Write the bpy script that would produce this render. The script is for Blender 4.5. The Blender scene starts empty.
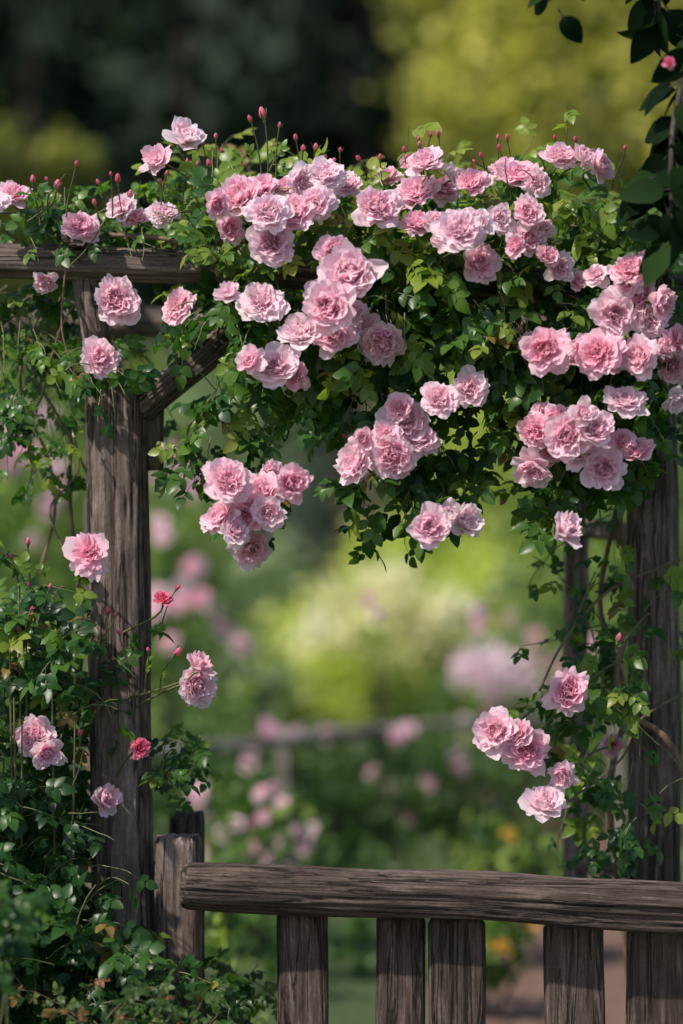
import bpy, math, random
import numpy as np
from mathutils import Vector, Matrix, noise, Quaternion
random.seed(7); R=np.random.default_rng(7)
scene=bpy.context.scene
coll=scene.collection
CAM_D=6.0; EYE=1.72; K=440.0
def at(px,py,y=0.0):
    """survey: photo bearing + depth behind the arbor face -> metres"""
    f=(CAM_D+y)/CAM_D/K
    return Vector(((px-341.5)*f, y, EYE+(512-py)*f))
def nrm(v):
    v=np.asarray(v,float); return v/np.maximum(np.linalg.norm(v,axis=-1,keepdims=True),1e-9)

# ---------------------------------------------------------------- materials
def new_mat(name):
    m=bpy.data.materials.new(name); m.use_nodes=True
    nt=m.node_tree; nt.nodes.clear()
    out=nt.nodes.new("ShaderNodeOutputMaterial")
    return m,nt,out
def ramp(nt,fac,stops):
    r=nt.nodes.new("ShaderNodeValToRGB"); e=r.color_ramp.elements
    while len(e)<len(stops): e.new(0.5)
    for i,(p,c) in enumerate(stops):
        e[i].position=p; e[i].color=(*c,1)
    nt.links.new(fac,r.inputs[0]); return r
def leaf_mat(name,stops,trans=0.3,rough=0.4,tcol=(1.6,1.9,0.7),spec=0.4):
    m,nt,out=new_mat(name); L=nt.links.new
    a=nt.nodes.new("ShaderNodeAttribute"); a.attribute_name="tint"
    r=ramp(nt,a.outputs["Fac"],stops)
    p=nt.nodes.new("ShaderNodeBsdfPrincipled"); L(r.outputs[0],p.inputs["Base Color"])
    p.inputs["Roughness"].default_value=rough; p.inputs["Specular IOR Level"].default_value=spec
    if trans<=0: L(p.outputs[0],out.inputs[0]); return m
    mul=nt.nodes.new("ShaderNodeVectorMath"); mul.operation='MULTIPLY'; mul.inputs[1].default_value=tcol
    L(r.outputs[0],mul.inputs[0])
    t=nt.nodes.new("ShaderNodeBsdfTranslucent"); L(mul.outputs[0],t.inputs["Color"])
    mx=nt.nodes.new("ShaderNodeMixShader"); mx.inputs[0].default_value=trans
    L(p.outputs[0],mx.inputs[1]); L(t.outputs[0],mx.inputs[2]); L(mx.outputs[0],out.inputs[0])
    return m
def flat_mat(name,col,rough=0.6,var=0.3,scale=12):
    m,nt,out=new_mat(name); L=nt.links.new
    tc=nt.nodes.new("ShaderNodeTexCoord"); n=nt.nodes.new("ShaderNodeTexNoise"); n.inputs["Scale"].default_value=scale
    n.inputs["Detail"].default_value=6
    L(tc.outputs["Object"],n.inputs["Vector"])
    r=ramp(nt,n.outputs[0],[(0.3,tuple(c*(1-var) for c in col)),(0.7,tuple(min(1,c*(1+var)) for c in col))])
    p=nt.nodes.new("ShaderNodeBsdfPrincipled"); L(r.outputs[0],p.inputs["Base Color"]); p.inputs["Roughness"].default_value=rough
    L(p.outputs[0],out.inputs[0]); return m

ROSE_LEAF=leaf_mat("rose_leaf",[(0,(0.013,0.042,0.014)),(0.35,(0.031,0.092,0.022)),(0.62,(0.078,0.165,0.028)),(0.88,(0.23,0.31,0.045)),(1,(0.24,0.13,0.05))],trans=0.42,rough=0.36)  # yellow-green stop puts a sunlit tone into the leaf colour
STEM=flat_mat("rose_stem",(0.12,0.13,0.05),0.5,0.35,30)
CANE=flat_mat("rose_cane",(0.16,0.105,0.065),0.7,0.4,25)
CALYX=flat_mat("calyx_green",(0.10,0.17,0.05),0.5,0.2,30)

def petal_mat(name,deep,mid,pale,tr=.5):
    m,nt,out=new_mat(name); L=nt.links.new
    a=nt.nodes.new("ShaderNodeAttribute"); a.attribute_name="layer"
    b=nt.nodes.new("ShaderNodeAttribute"); b.attribute_name="along"
    oi=nt.nodes.new("ShaderNodeObjectInfo")
    def math_(op,x,y):
        n=nt.nodes.new("ShaderNodeMath"); n.operation=op
        for i,v in enumerate((x,y)):
            if isinstance(v,(int,float)): n.inputs[i].default_value=v
            else: L(v,n.inputs[i])
        return n.outputs[0]
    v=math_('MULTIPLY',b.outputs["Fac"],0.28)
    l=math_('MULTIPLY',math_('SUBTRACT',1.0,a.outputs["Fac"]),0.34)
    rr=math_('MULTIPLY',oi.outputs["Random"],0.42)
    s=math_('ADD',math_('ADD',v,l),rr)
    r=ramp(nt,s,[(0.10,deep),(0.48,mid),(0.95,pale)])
    p=nt.nodes.new("ShaderNodeBsdfPrincipled"); L(r.outputs[0],p.inputs["Base Color"])
    p.inputs["Roughness"].default_value=0.75; p.inputs["Specular IOR Level"].default_value=0.15
    p.inputs["Sheen Weight"].default_value=0.2
    t=nt.nodes.new("ShaderNodeBsdfTranslucent"); L(r.outputs[0],t.inputs["Color"])
    mx=nt.nodes.new("ShaderNodeMixShader"); mx.inputs[0].default_value=tr
    L(p.outputs[0],mx.inputs[1]); L(t.outputs[0],mx.inputs[2]); L(mx.outputs[0],out.inputs[0])
    return m
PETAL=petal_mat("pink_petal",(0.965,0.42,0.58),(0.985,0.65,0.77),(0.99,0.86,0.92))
PETAL_D=petal_mat("deep_pink_petal",(0.70,0.08,0.20),(0.90,0.20,0.36),(0.95,0.42,0.55))

def wood_mat(name,dark,mid,light,ck=.35):
    m,nt,out=new_mat(name); L=nt.links.new
    tc=nt.nodes.new("ShaderNodeTexCoord")
    oi=nt.nodes.new("ShaderNodeObjectInfo")
    add=nt.nodes.new("ShaderNodeVectorMath"); add.operation='ADD'
    L(tc.outputs["Object"],add.inputs[0]); L(oi.outputs["Random"],add.inputs[1])
    def nz(sc,scale,detail,rough=0.6,dist=0.0):
        mp=nt.nodes.new("ShaderNodeMapping"); mp.inputs["Scale"].default_value=sc
        L(add.outputs[0],mp.inputs["Vector"])
        n=nt.nodes.new("ShaderNodeTexNoise"); n.inputs["Scale"].default_value=scale; n.inputs["Detail"].default_value=detail
        n.inputs["Roughness"].default_value=rough; n.inputs["Distortion"].default_value=dist
        L(mp.outputs[0],n.inputs["Vector"]); return n.outputs[0]
    g=nz((1,1,0.055),85,10,0.74,0.6)
    c=nz((1,1,0.05),26,5,0.58,0.5)
    b=nz((1,1,0.4),9,7,0.7,0.5)
    f=nz((1,1,0.6),160,4,0.6)
    r=ramp(nt,g,[(0.30,dark),(0.47,mid),(0.67,light)])
    rb=ramp(nt,b,[(0.3,(0.42,0.38,0.36)),(0.5,(0.9,0.88,0.87)),(0.68,(1.38,1.42,1.47))])
    rf_=ramp(nt,f,[(0.3,(.75,.75,.75)),(0.7,(1.2,1.2,1.2))])
    mul=nt.nodes.new("ShaderNodeVectorMath"); mul.operation='MULTIPLY'
    L(r.outputs[0],mul.inputs[0]); L(rb.outputs[0],mul.inputs[1])
    mulf=nt.nodes.new("ShaderNodeVectorMath"); mulf.operation='MULTIPLY'
    L(mul.outputs[0],mulf.inputs[0]); L(rf_.outputs[0],mulf.inputs[1])
    crack=ramp(nt,c,[(0.0,(1,1,1)),(0.474,(1,1,1)),(0.496,(ck,ck*.9,ck*.8)),(0.504,(ck,ck*.9,ck*.8)),(0.522,(1,1,1))])
    mul2=nt.nodes.new("ShaderNodeVectorMath"); mul2.operation='MULTIPLY'
    L(mulf.outputs[0],mul2.inputs[0]); L(crack.outputs[0],mul2.inputs[1])
    p=nt.nodes.new("ShaderNodeBsdfPrincipled"); L(mul2.outputs[0],p.inputs["Base Color"]); p.inputs["Roughness"].default_value=0.66
    p.inputs["Specular IOR Level"].default_value=0.4
    b1=nt.nodes.new("ShaderNodeBump"); b1.inputs["Strength"].default_value=0.9; b1.inputs["Distance"].default_value=0.008
    L(g,b1.inputs["Height"])
    b2=nt.nodes.new("ShaderNodeBump"); b2.inputs["Strength"].default_value=0.9; b2.inputs["Distance"].default_value=0.008
    L(crack.outputs[0],b2.inputs["Height"]); L(b1.outputs[0],b2.inputs["Normal"])
    L(b2.outputs[0],p.inputs["Normal"]); L(p.outputs[0],out.inputs[0])
    return m
WOOD=wood_mat("weathered_wood",(0.055,0.036,0.030),(0.165,0.120,0.101),(0.32,0.265,0.235),.28)
WOOD2=wood_mat("weathered_fence_wood",(0.028,0.017,0.013),(0.084,0.056,0.045),(0.22,0.17,0.146),.25)
BARK=wood_mat("bark",(0.02,0.015,0.012),(0.06,0.045,0.035),(0.12,0.1,0.08))

# ---------------------------------------------------------------- mesh helpers
def mesh_np(name,V,F,mat,attrs=None,smooth=True,mats=None,mi=None):
    me=bpy.data.meshes.new(name)
    V=np.asarray(V,np.float32); F=np.asarray(F,np.int32)
    me.vertices.add(len(V)); me.vertices.foreach_set("co",V.ravel())
    k=F.shape[1]
    me.loops.add(F.size); me.loops.foreach_set("vertex_index",F.ravel())
    me.polygons.add(len(F)); me.polygons.foreach_set("loop_start",np.arange(0,F.size,k,dtype=np.int32))
    try: me.polygons.foreach_set("loop_total",np.full(len(F),k,dtype=np.int32))
    except Exception: pass
    if attrs:
        for n,a in attrs.items():
            at_=me.attributes.new(n,'FLOAT','POINT'); at_.data.foreach_set("value",np.asarray(a,np.float32))
    for mm in (mats or [mat]): me.materials.append(mm)
    if mi is not None: me.polygons.foreach_set("material_index",np.asarray(mi,np.int32))
    me.polygons.foreach_set("use_smooth",np.full(len(F),smooth,dtype=bool))
    me.update(calc_edges=True); me.validate()
    return me
def obj(name,me,parent=None,loc=None,mat=None):
    o=bpy.data.objects.new(name,me); coll.objects.link(o)
    if parent: o.parent=parent
    if mat is not None: o.matrix_local=mat
    elif loc is not None: o.location=loc
    return o
def empty(name):
    e=bpy.data.objects.new(name,None); coll.objects.link(e); e.empty_display_size=0.2; return e

class Tubes:
    def __init__(s): s.V=[];s.F=[];s.n=0
    def add(s,pts,r0,r1,seg=6):
        P=np.asarray(pts,float); n=len(P)
        T=nrm(np.gradient(P,axis=0)); ref=np.array([0.3,1,0.2]) ; ref=ref/np.linalg.norm(ref)
        A=np.cross(T,ref); A=nrm(A+1e-6); B=np.cross(T,A)
        rad=np.linspace(r0,r1,n)[:,None,None]
        th=np.linspace(0,2*math.pi,seg,endpoint=False)
        ring=P[:,None,:]+rad*(np.cos(th)[None,:,None]*A[:,None,:]+np.sin(th)[None,:,None]*B[:,None,:])
        s.V.append(ring.reshape(-1,3))
        i=np.arange(n-1)[:,None]*seg; j=np.arange(seg)[None,:]; j2=(j+1)%seg
        s.F.append(np.stack([i+j,i+j2,i+seg+j2,i+seg+j],-1).reshape(-1,4)+s.n)
        s.n+=n*seg
    def mesh(s,name,mat): return mesh_np(name,np.concatenate(s.V),np.concatenate(s.F),mat)
def bez(a,b,c,d,n=10):
    a,b,c,d=[np.asarray(v,float) for v in (a,b,c,d)]
    t=np.linspace(0,1,n)[:,None]
    return (1-t)**3*a+3*(1-t)**2*t*b+3*(1-t)*t*t*c+t**3*d

# ---------------------------------------------------------------- wood members (w: across, d: front to back)
def timber(name,parent,p0,p1,w,d,mat,sq=3.0,seed=0,bend=0.01,taper=1.0,rough=1.0,seg=96,step=0.016):
    p0=Vector(p0);p1=Vector(p1); ax=(p1-p0); Ln=ax.length
    n=max(12,int(Ln/step)); V=[]
    for i in range(n+1):
        t=i/n; z=t*Ln
        sc=1+(taper-1)*t
        e=min(z,Ln-z); cap=1.0 if e>0.012 else 0.90+0.10*math.sqrt(max(0,e/0.012))
        bx=bend*(math.sin(t*3.1+seed)+0.6*noise.noise(Vector((seed,z*1.3,3)))); by=bend*0.8*math.cos(t*2.7+seed*2)
        for j in range(seg):
            th=2*math.pi*j/seg; c,s_=math.cos(th),math.sin(th)
            rr=(abs(c)**sq+abs(s_)**sq)**(-1/sq)
            big=noise.noise(Vector((c*1.4+seed*3.1,s_*1.4,z*2.6)))*0.13
            med=noise.noise(Vector((c*7+seed*1.7,s_*7,z*2.2)))*0.05
            ck=abs(noise.noise(Vector((c*5.5-seed,s_*5.5+seed*2,z*1.1))))
            crack=-0.095*max(0,1-ck/0.045) 
            f=rr*cap*sc*(1+rough*(big+med+crack))
            V.append((c*f*w/2+bx,s_*f*d/2+by,z+ (0.006*noise.noise(Vector((c*3,s_*3,seed))) if i in(0,n) else 0)))
    F=[]
    for i in range(n):
        for j in range(seg):
            k=(j+1)%seg
            F.append((i*seg+j,i*seg+k,(i+1)*seg+k,(i+1)*seg+j))
    base=len(V)
    for i,zz in((0,0.0),(n,Ln)):
        cx=sum(V[i*seg+j][0] for j in range(seg))/seg; cy=sum(V[i*seg+j][1] for j in range(seg))/seg
        V.append((cx,cy,zz))
    me=bpy.data.meshes.new(name)
    tri=[]
    for j in range(seg):
        k=(j+1)%seg
        tri.append((base,k,j)); tri.append((base+1,n*seg+j,n*seg+k))
    me.from_pydata(V,[],F+tri); me.materials.append(mat)
    for p in me.polygons: p.use_smooth=len(p.vertices)==4
    Zx=ax.normalized(); yv=Vector((0,1,0)) if abs(Zx.y)<0.9 else Vector((0,0,1))
    yv=(yv-Zx*yv.dot(Zx)).normalized(); xv=yv.cross(Zx)
    M=Matrix(((xv.x,yv.x,Zx.x,p0.x),(xv.y,yv.y,Zx.y,p0.y),(xv.z,yv.z,Zx.z,p0.z),(0,0,0,1)))
    return obj(name,me,parent,mat=M)

arb=empty("wooden_arbor")
y=0.12
timber("front_post_1",arb,(at(126,0,y).x,y,-0.1),(at(117,0,y).x,y,at(0,372,y).z),0.145,0.15,WOOD,3.2,1,0.008,0.93)
timber("post_head_1",arb,at(106,400,y-0.02),at(84,250,y-0.02),0.07,0.085,WOOD,2.6,2,0.008,0.85)
timber("front_beam",arb,at(-330,256,0.1),at(760,292,0.1),0.080,0.10,WOOD,2.3,4,0.014,1.0)
timber("brace_1",arb,at(140,412,0.1),at(268,300,0.1),0.072,0.08,WOOD,2.8,5,0.006)
timber("brace_block_1",arb,at(152,384,0.14),at(155,470,0.14),0.062,0.075,WOOD,3.5,6,0.003,0.72)
timber("front_post_2",arb,(at(652,0,0.3).x,0.3,-0.1),(at(654,0,0.3).x,0.3,at(0,300,0.3).z),0.124,0.12,WOOD,2.6,7,0.006,0.94)
timber("brace_2",arb,at(645,420,0.25),at(560,330,0.25),0.07,0.07,WOOD,2.8,8,0.008)
timber("rear_post_1",arb,(-0.66,1.45,-0.1),(-0.66,1.45,2.3),0.1,0.1,WOOD,2.6,9,0.01)
timber("rear_post_2",arb,(at(578,0,.95).x,.95,-0.1),(at(576,0,.95).x,.95,2.25),0.062,0.07,WOOD,2.6,10,0.006)
timber("rear_beam",arb,(-1.6,1.4,2.24),(1.8,.93,2.2),0.08,0.09,WOOD,2.3,11,0.02)
timber("side_rail_2",arb,at(578,528,.93),at(668,542,0.36),0.045,0.05,WOOD,2.3,12,0.006)
timber("side_rail_low_2",arb,at(578,862,.93),at(664,872,0.36),0.05,0.055,WOOD,2.3,13,0.006)
timber("top_rafter_1",arb,(-0.6,-0.02,2.36),(-0.62,1.6,2.31),0.06,0.06,WOOD,2.5,14,0.006)
timber("top_rafter_2",arb,(0.05,-0.02,2.31),(0.03,1.5,2.31),0.06,0.06,WOOD,2.5,15,0.006)
timber("top_rafter_3",arb,(0.72,0.0,2.28),(0.72,1.4,2.29),0.06,0.06,WOOD,2.5,16,0.006)

fen=empty("wooden_fence")
timber("end_post",fen,(at(181,0,0.06).x,0.06,-0.1),(at(180,0,0.06).x,0.06,at(0,836,0.06).z),0.108,0.09,WOOD,4.5,21,0.003)
timber("stub_post",fen,(at(186,0,0.3).x,0.3,-0.1),(at(188,0,0.3).x,0.3,at(0,812,0.3).z),0.08,0.08,WOOD2,3.5,33,0.004)
timber("top_rail",fen,at(182,887,-0.08),at(820,917,-0.08),0.100,0.12,WOOD2,2.4,22,0.008,1.12,1.7)
for i,(x0,x1,s_) in enumerate([(278,330,23),(375,424,24),(426,484,25),(545,606,26),(627,690,27),(735,790,28)]):
    ps=-0.02 if i!=2 else -0.035
    xc=at((x0+x1)/2,0,ps).x; w=(x1-x0)/K
    ztop=at(0,905+ (xc+0.4)*18,ps).z
    timber("picket_%d"%(i+1),fen,(xc,ps,-0.1),(xc+0.004*(i%3-1),ps,ztop),w*0.98,0.042,WOOD2,6.0,s_,0.003,0.97,1.0)
timber("low_rail",fen,(at(175,0,0.03).x,0.045,0.28),(at(820,0,0.03).x,0.045,0.25),0.07,0.04,WOOD2,3.5,29,0.004)

# ---------------------------------------------------------------- leaves
def leaflet(l,w,rows=7,fold=0.25,curl=0.3,ser=0.06,rg=random):
    V=[];F=[]
    tw=rg.uniform(-0.1,0.1)
    for i in range(rows+1):
        v=i/rows
        ww=w*math.sin(math.pi*min(1,v**0.78))**0.75*(1+ (ser if i%2 else -ser)) if 0<i<rows else 0.02*w
        x=l*v; z=-curl*l*v*v
        for u in (-1,0,1):
            V.append((x, u*ww+tw*l*v*v, z+abs(u)*ww*fold))
    for i in range(rows):
        for c in(0,1):
            a=i*3+c; F.append((a,a+3,a+4,a+1))
    return np.array(V),np.array(F)
def compound(seed,n5=True):
    rg=random.Random(seed); Vs=[];Fs=[];n=0
    zc=lambda x:-0.22*x*x
    def put(V,F,ang,x,tilt):
        nonlocal n
        c,s=math.cos(ang),math.sin(ang)
        ct,st=math.cos(tilt),math.sin(tilt)
        Rt=np.array([[ct,0,st],[0,1,0],[-st,0,ct]]); Rz=np.array([[c,-s,0],[s,c,0],[0,0,1]])
        V=(V@Rt.T)@Rz.T+np.array([x,0,zc(x)])
        Vs.append(V);Fs.append(F+n);n+=len(V)
    sizes=[(0.64,0.0,0.48)]
    for x,sz in ((0.54,0.40),(0.27,0.35)) if n5 else ((0.46,0.40),):
        for sg in(-1,1): sizes.append((x+rg.uniform(-.02,.02),sg*rg.uniform(0.95,1.25),sz*rg.uniform(.88,1.12)))
    for x,an,l in sizes:
        V,F=leaflet(l,l*0.36*rg.uniform(.9,1.1),6,rg.uniform(.12,.4),rg.uniform(.1,.5),0.05,rg)
        put(V,F,an+rg.uniform(-.15,.15),x+0.0,rg.uniform(-0.1,0.35))
    V=[];F=[]
    for i in range(5):
        x=0.66*i/4
        V+= [(x,-0.008,zc(x)),(x,0.008,zc(x))]
    F=[(2*i,2*i+2,2*i+3,2*i+1) for i in range(4)]
    Vs.append(np.array(V)); Fs.append(np.array(F)+n)
    return np.concatenate(Vs),np.concatenate(Fs)
TEMPL=[compound(100+i,i%4!=3) for i in range(8)]
class Leaves:
    def __init__(s): s.items=[[] for _ in TEMPL]
    def add(s,pos,xdir,nor,scale,tint):
        s.items[random.randrange(len(TEMPL))].append((*pos,*xdir,*nor,scale,tint))
    def thin(s,blooms,keep=0.0,lim=.05,g=.25):
        """flowers push leaves aside / pruned clear of the timber"""
        Bm=np.array(blooms)
        for k,it in enumerate(s.items):
            if not it: continue
            A=np.array(it); C=A[:,0:3]+nrm(A[:,3:6])*A[:,9:10]*.55
            dx=C[:,None,0]-Bm[None,:,0]; dz=C[:,None,2]-Bm[None,:,2]; dy=C[:,None,1]-Bm[None,:,1]
            hit=((dx*dx+dz*dz)<(Bm[None,:,3]*0.95+A[:,9:10]*g)**2)&(dy<lim)&(dy>-.6)
            kp=(~hit.any(1))|(R.random(len(it))<keep); s.items[k]=[it[i] for i in range(len(it)) if kp[i]]
    def mesh(s,name,mat):
        Vs=[];Fs=[];Ts=[];n=0
        for (V,F),it in zip(TEMPL,s.items):
            if not it: continue
            A=np.array(it); P=A[:,0:3]; X=nrm(A[:,3:6]); N=A[:,6:9]
            Y=nrm(np.cross(N,X)); Z=np.cross(X,Y)
            M=np.stack([X,Y,Z],-1)*A[:,9][:,None,None]
            W=np.einsum('nij,vj->nvi',M,V)+P[:,None,:]
            Vs.append(W.reshape(-1,3)); m=len(V)
            Fs.append((F[None]+(np.arange(len(A))*m)[:,None,None]+n).reshape(-1,4)); n+=len(A)*m
            Ts.append(np.repeat(A[:,10],m)+R.normal(0,0.02,len(A)*m))
        return mesh_np(name,np.concatenate(Vs),np.concatenate(Fs),mat,{"tint":np.clip(np.concatenate(Ts),0,1)})
def rnd(s=1.0): return np.array([random.gauss(0,s),random.gauss(0,s),random.gauss(0,s)])
def shoot(LV,TB,start,d,L,nl,tint,ls,droop=0.5,r=0.0018,face=(-.1,-0.6,0.75)):
    p=np.array(start,float); d=nrm(np.array(d,float)); pts=[p.copy()]
    k=7; st=L/k
    for i in range(k):
        d=nrm(d+rnd(0.12)+np.array([0,0,-droop*0.16])); p=p+d*st; pts.append(p.copy())
    TB.add(pts,r,r*0.5,5)
    pts=np.array(pts); side=1
    for i in range(nl):
        t=(i+0.7)/nl*k; a=min(k-1,int(t)); q=pts[a]+(pts[a+1]-pts[a])*(t-a)
        td=nrm(pts[a+1]-pts[a]); sd=nrm(np.cross(td,np.array([0,-0.4,1.0]))+1e-4)*side; side=-side
        x=nrm(td*0.55+sd*0.8+rnd(0.28)+np.array([0,-0.15,-0.22]))
        n=nrm(np.array(face)+rnd(0.45))
        tt=tint+random.gauss(0,0.15)+ (0.12 if i>nl-3 else 0)
        LV.add(q,x,n,ls*random.uniform(0.7,1.2),min(0.9,max(0,tt)) if random.random()>0.02 else 0.98)
    return pts[-1],d

# ---------------------------------------------------------------- rose blooms
def petal_grid(L,W,a0,a1,curl,th0,z0,s,rg,nu=7,nv=7,ruf=0.05,r0=0.04):
    ph=rg.uniform(0,6.28); ph2=rg.uniform(0,6.28); fr=rg.uniform(3,5.5); notch=rg.uniform(0.0,0.16)
    skew=rg.uniform(-0.15,0.15); V=[];lay=[];al=[]; sc=rg.uniform(-.08,.08)
    prof=[(r0,z0)]; N=24
    for i in range(N):
        v=(i+.5)/N; a=a0+(a1-a0)*v+curl*v**4
        prof.append((prof[-1][0]+math.sin(a)*L/N,prof[-1][1]+math.cos(a)*L/N))
    def P(v):
        t=v*N; i=min(N-1,int(t)); f=t-i
        return (prof[i][0]*(1-f)+prof[i+1][0]*f, prof[i][1]*(1-f)+prof[i+1][1]*f, a0+(a1-a0)*v+curl*v**4)
    for iv in range(nv+1):
        v=iv/nv
        for iu in range(nu+1):
            u=-1+2*iu/nu
            ve=v*(1-0.30*abs(u)**2.6-notch*math.exp(-(u/.22)**2)*v+.04*math.sin(u*9+ph2)*v)*(1+skew*u*0.6)
            ve=min(1,max(0,ve))
            r,z,a=P(ve)
            sh=math.sin(math.pi*(0.10+0.55*v))
            s_=u*W*sh
            R_=max(abs(r),0.16)+0.10
            dl=s_/R_
            off=ruf*v*v*(math.sin(u*fr+ph)+0.6*math.sin(u*fr*2.1+ph2)*v)+ 0.16*W*u*u*(0.6 if s<0.4 else -0.1)
            nr,nz=-math.cos(a),math.sin(a)
            r2=r+nr*off; z2=z+nz*off
            th=th0+dl
            V.append((r2*math.cos(th),r2*math.sin(th),z2)); lay.append(min(1,max(0,s+sc))); al.append(v)
    F=[]
    for iv in range(nv):
        for iu in range(nu):
            a=iv*(nu+1)+iu; F.append((a,a+1,a+nu+2,a+nu+1))
    return V,F,lay,al
def make_rose(name,seed,layers=7,cup=0.0,full=1.0,mat=PETAL,flat=False,ruf=0.05,nu=8,heart=18):
    rg=random.Random(seed); V=[];F=[];la=[];al=[];mi=[]
    for i in range(layers):
        s=i/(layers-1)
        cnt=int((8 if i==0 else 10.4-1.2*s)*full)
        L=1.02*(1-s)**1.0+0.47*s
        if flat: a0=math.radians(88-55*s); a1=math.radians(92-75*s)
        else:
            a0=math.radians(106-60*s-cup*26); a1=math.radians(74-84*s-cup*52)
        th=rg.uniform(0,6.28)
        for j in range(cnt):
            LL=L*rg.uniform(0.80,1.12)
            W=(0.53*(1-s)+0.25*s)*rg.uniform(0.75,1.25)
            jt=rg.gauss(0,0.17)
            p=petal_grid(LL,W,a0+jt*0.5,a1+jt*1.7,math.radians(rg.uniform(5,60)*(1-0.3*s)),th+j*6.283/cnt+rg.uniform(-.3,.3),0.03*s+rg.uniform(-.03,.03),s,rg,nu=nu,nv=nu-1,ruf=ruf*rg.uniform(.5,1.6),r0=.04+rg.uniform(0,.06)*s)
            n=len(V); V+=p[0]; F+=[tuple(x+n for x in f) for f in p[1]]; la+=p[2]; al+=p[3]; mi+=[0]*len(p[1])
    for j in range(heart):
        p=petal_grid(rg.uniform(.34,.54),0.19,math.radians(rg.uniform(-5,45)),math.radians(rg.uniform(-55,35)),0.4,rg.uniform(0,6.28),0.04,0.9,rg,nu=5,nv=5,ruf=0.06,r0=rg.uniform(0,.2))
        n=len(V); V+=p[0]; F+=[tuple(x+n for x in f) for f in p[1]]; la+=p[2]; al+=p[3]; mi+=[0]*len(p[1])
    n=len(V); sg=10
    prof=[(0.05,-0.34),(0.10,-0.27),(0.145,-0.17),(0.13,-0.07),(0.17,0.0),(0.10,0.05)]
    for r,z in prof:
        for k in range(sg): V.append((r*math.cos(k*6.283/sg),r*math.sin(k*6.283/sg),z)); la.append(0);al.append(0)
    for i in range(len(prof)-1):
        for k in range(sg): F.append((n+i*sg+k,n+i*sg+(k+1)%sg,n+(i+1)*sg+(k+1)%sg,n+(i+1)*sg+k)); mi.append(1)
    for k in range(5):
        th=k*1.2566+.3; n=len(V); dr=rg.uniform(-.35,.0)
        for i in range(5):
            t=i/4; r=0.13+0.5*t; z=-0.04+dr*t*t; w=0.085*(1-t)**0.8+0.004
            for sgn in(-1,1): V.append((r*math.cos(th)-sgn*w*math.sin(th),r*math.sin(th)+sgn*w*math.cos(th),z)); la.append(0);al.append(0)
        for i in range(4): F.append((n+2*i,n+2*i+1,n+2*i+3,n+2*i+2)); mi.append(1)
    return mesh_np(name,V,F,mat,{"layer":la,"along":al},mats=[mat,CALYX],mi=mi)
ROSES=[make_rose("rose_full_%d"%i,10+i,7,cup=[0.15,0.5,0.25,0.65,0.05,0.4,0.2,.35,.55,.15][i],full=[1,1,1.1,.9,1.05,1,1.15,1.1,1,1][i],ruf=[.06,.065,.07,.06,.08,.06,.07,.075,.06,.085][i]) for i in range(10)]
ROSES.append(make_rose("rose_full_11",27,6,cup=.7,full=.95,ruf=.06))
ROSE_CUP=make_rose("rose_half_open",31,5,cup=0.75,full=0.85,ruf=.06)
ROSE_CUP2=make_rose("rose_half_open_b",33,5,cup=0.95,full=0.75,ruf=.06)
ROSE_FLAT=make_rose("rose_open",41,4,flat=True,full=0.85,ruf=0.06)
ROSE_DEEP=make_rose("rose_deep",51,5,cup=0.7,full=0.9,mat=PETAL_D)
def make_bud(name,mat,seed):
    rg=random.Random(seed); V=[];F=[];la=[];al=[];mi=[];sg=14
    prof=[(0.10,0),(0.27,0.12),(0.36,0.32),(0.35,0.55),(0.27,0.8),(0.15,1.0),(0.04,1.1)]
    for q,(r,z) in enumerate(prof):
        for k in range(sg):
            th=k*6.283/sg+z*1.2; rr=r*(1+0.10*math.sin(3*th+z*4)*(z))
            V.append((rr*math.cos(th),rr*math.sin(th),z)); la.append(.5);al.append(z*0.8)
    for i in range(len(prof)-1):
        for k in range(sg): F.append((i*sg+k,i*sg+(k+1)%sg,(i+1)*sg+(k+1)%sg,(i+1)*sg+k)); mi.append(0)
    n=len(V)
    pr=[(0.04,-0.42),(0.13,-0.34),(0.19,-0.2),(0.15,-0.05),(0.2,0.05)]
    for r,z in pr:
        for k in range(sg): V.append((r*math.cos(k*6.283/sg),r*math.sin(k*6.283/sg),z)); la.append(0);al.append(0)
    for i in range(len(pr)-1):
        for k in range(sg): F.append((n+i*sg+k,n+i*sg+(k+1)%sg,n+(i+1)*sg+(k+1)%sg,n+(i+1)*sg+k)); mi.append(1)
    for k in range(5):
        th=k*1.2566; n=len(V); op=rg.uniform(0,.45)
        for i in range(6):
            t=i/5; r=0.2+0.2*math.sin(t*2.4)+op*t*t; z=0.02+0.95*t*(1-.3*op); w=0.13*(1-t)**0.7+0.01
            for sgn in(-1,1): V.append((r*math.cos(th)-sgn*w*math.sin(th),r*math.sin(th)+sgn*w*math.cos(th),z)); la.append(0);al.append(0)
        for i in range(5): F.append((n+2*i,n+2*i+1,n+2*i+3,n+2*i+2)); mi.append(1)
    return mesh_np(name,V,F,mat,{"layer":la,"along":al},mats=[mat,CALYX],mi=mi)
BUDS=[make_bud("rose_bud_%d"%i,PETAL_D,60+i) for i in range(3)]

# ---------------------------------------------------------------- the climbing rose
rose=empty("climbing_rose"); LV=Leaves(); TB=Tubes(); CN=Tubes()
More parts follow.
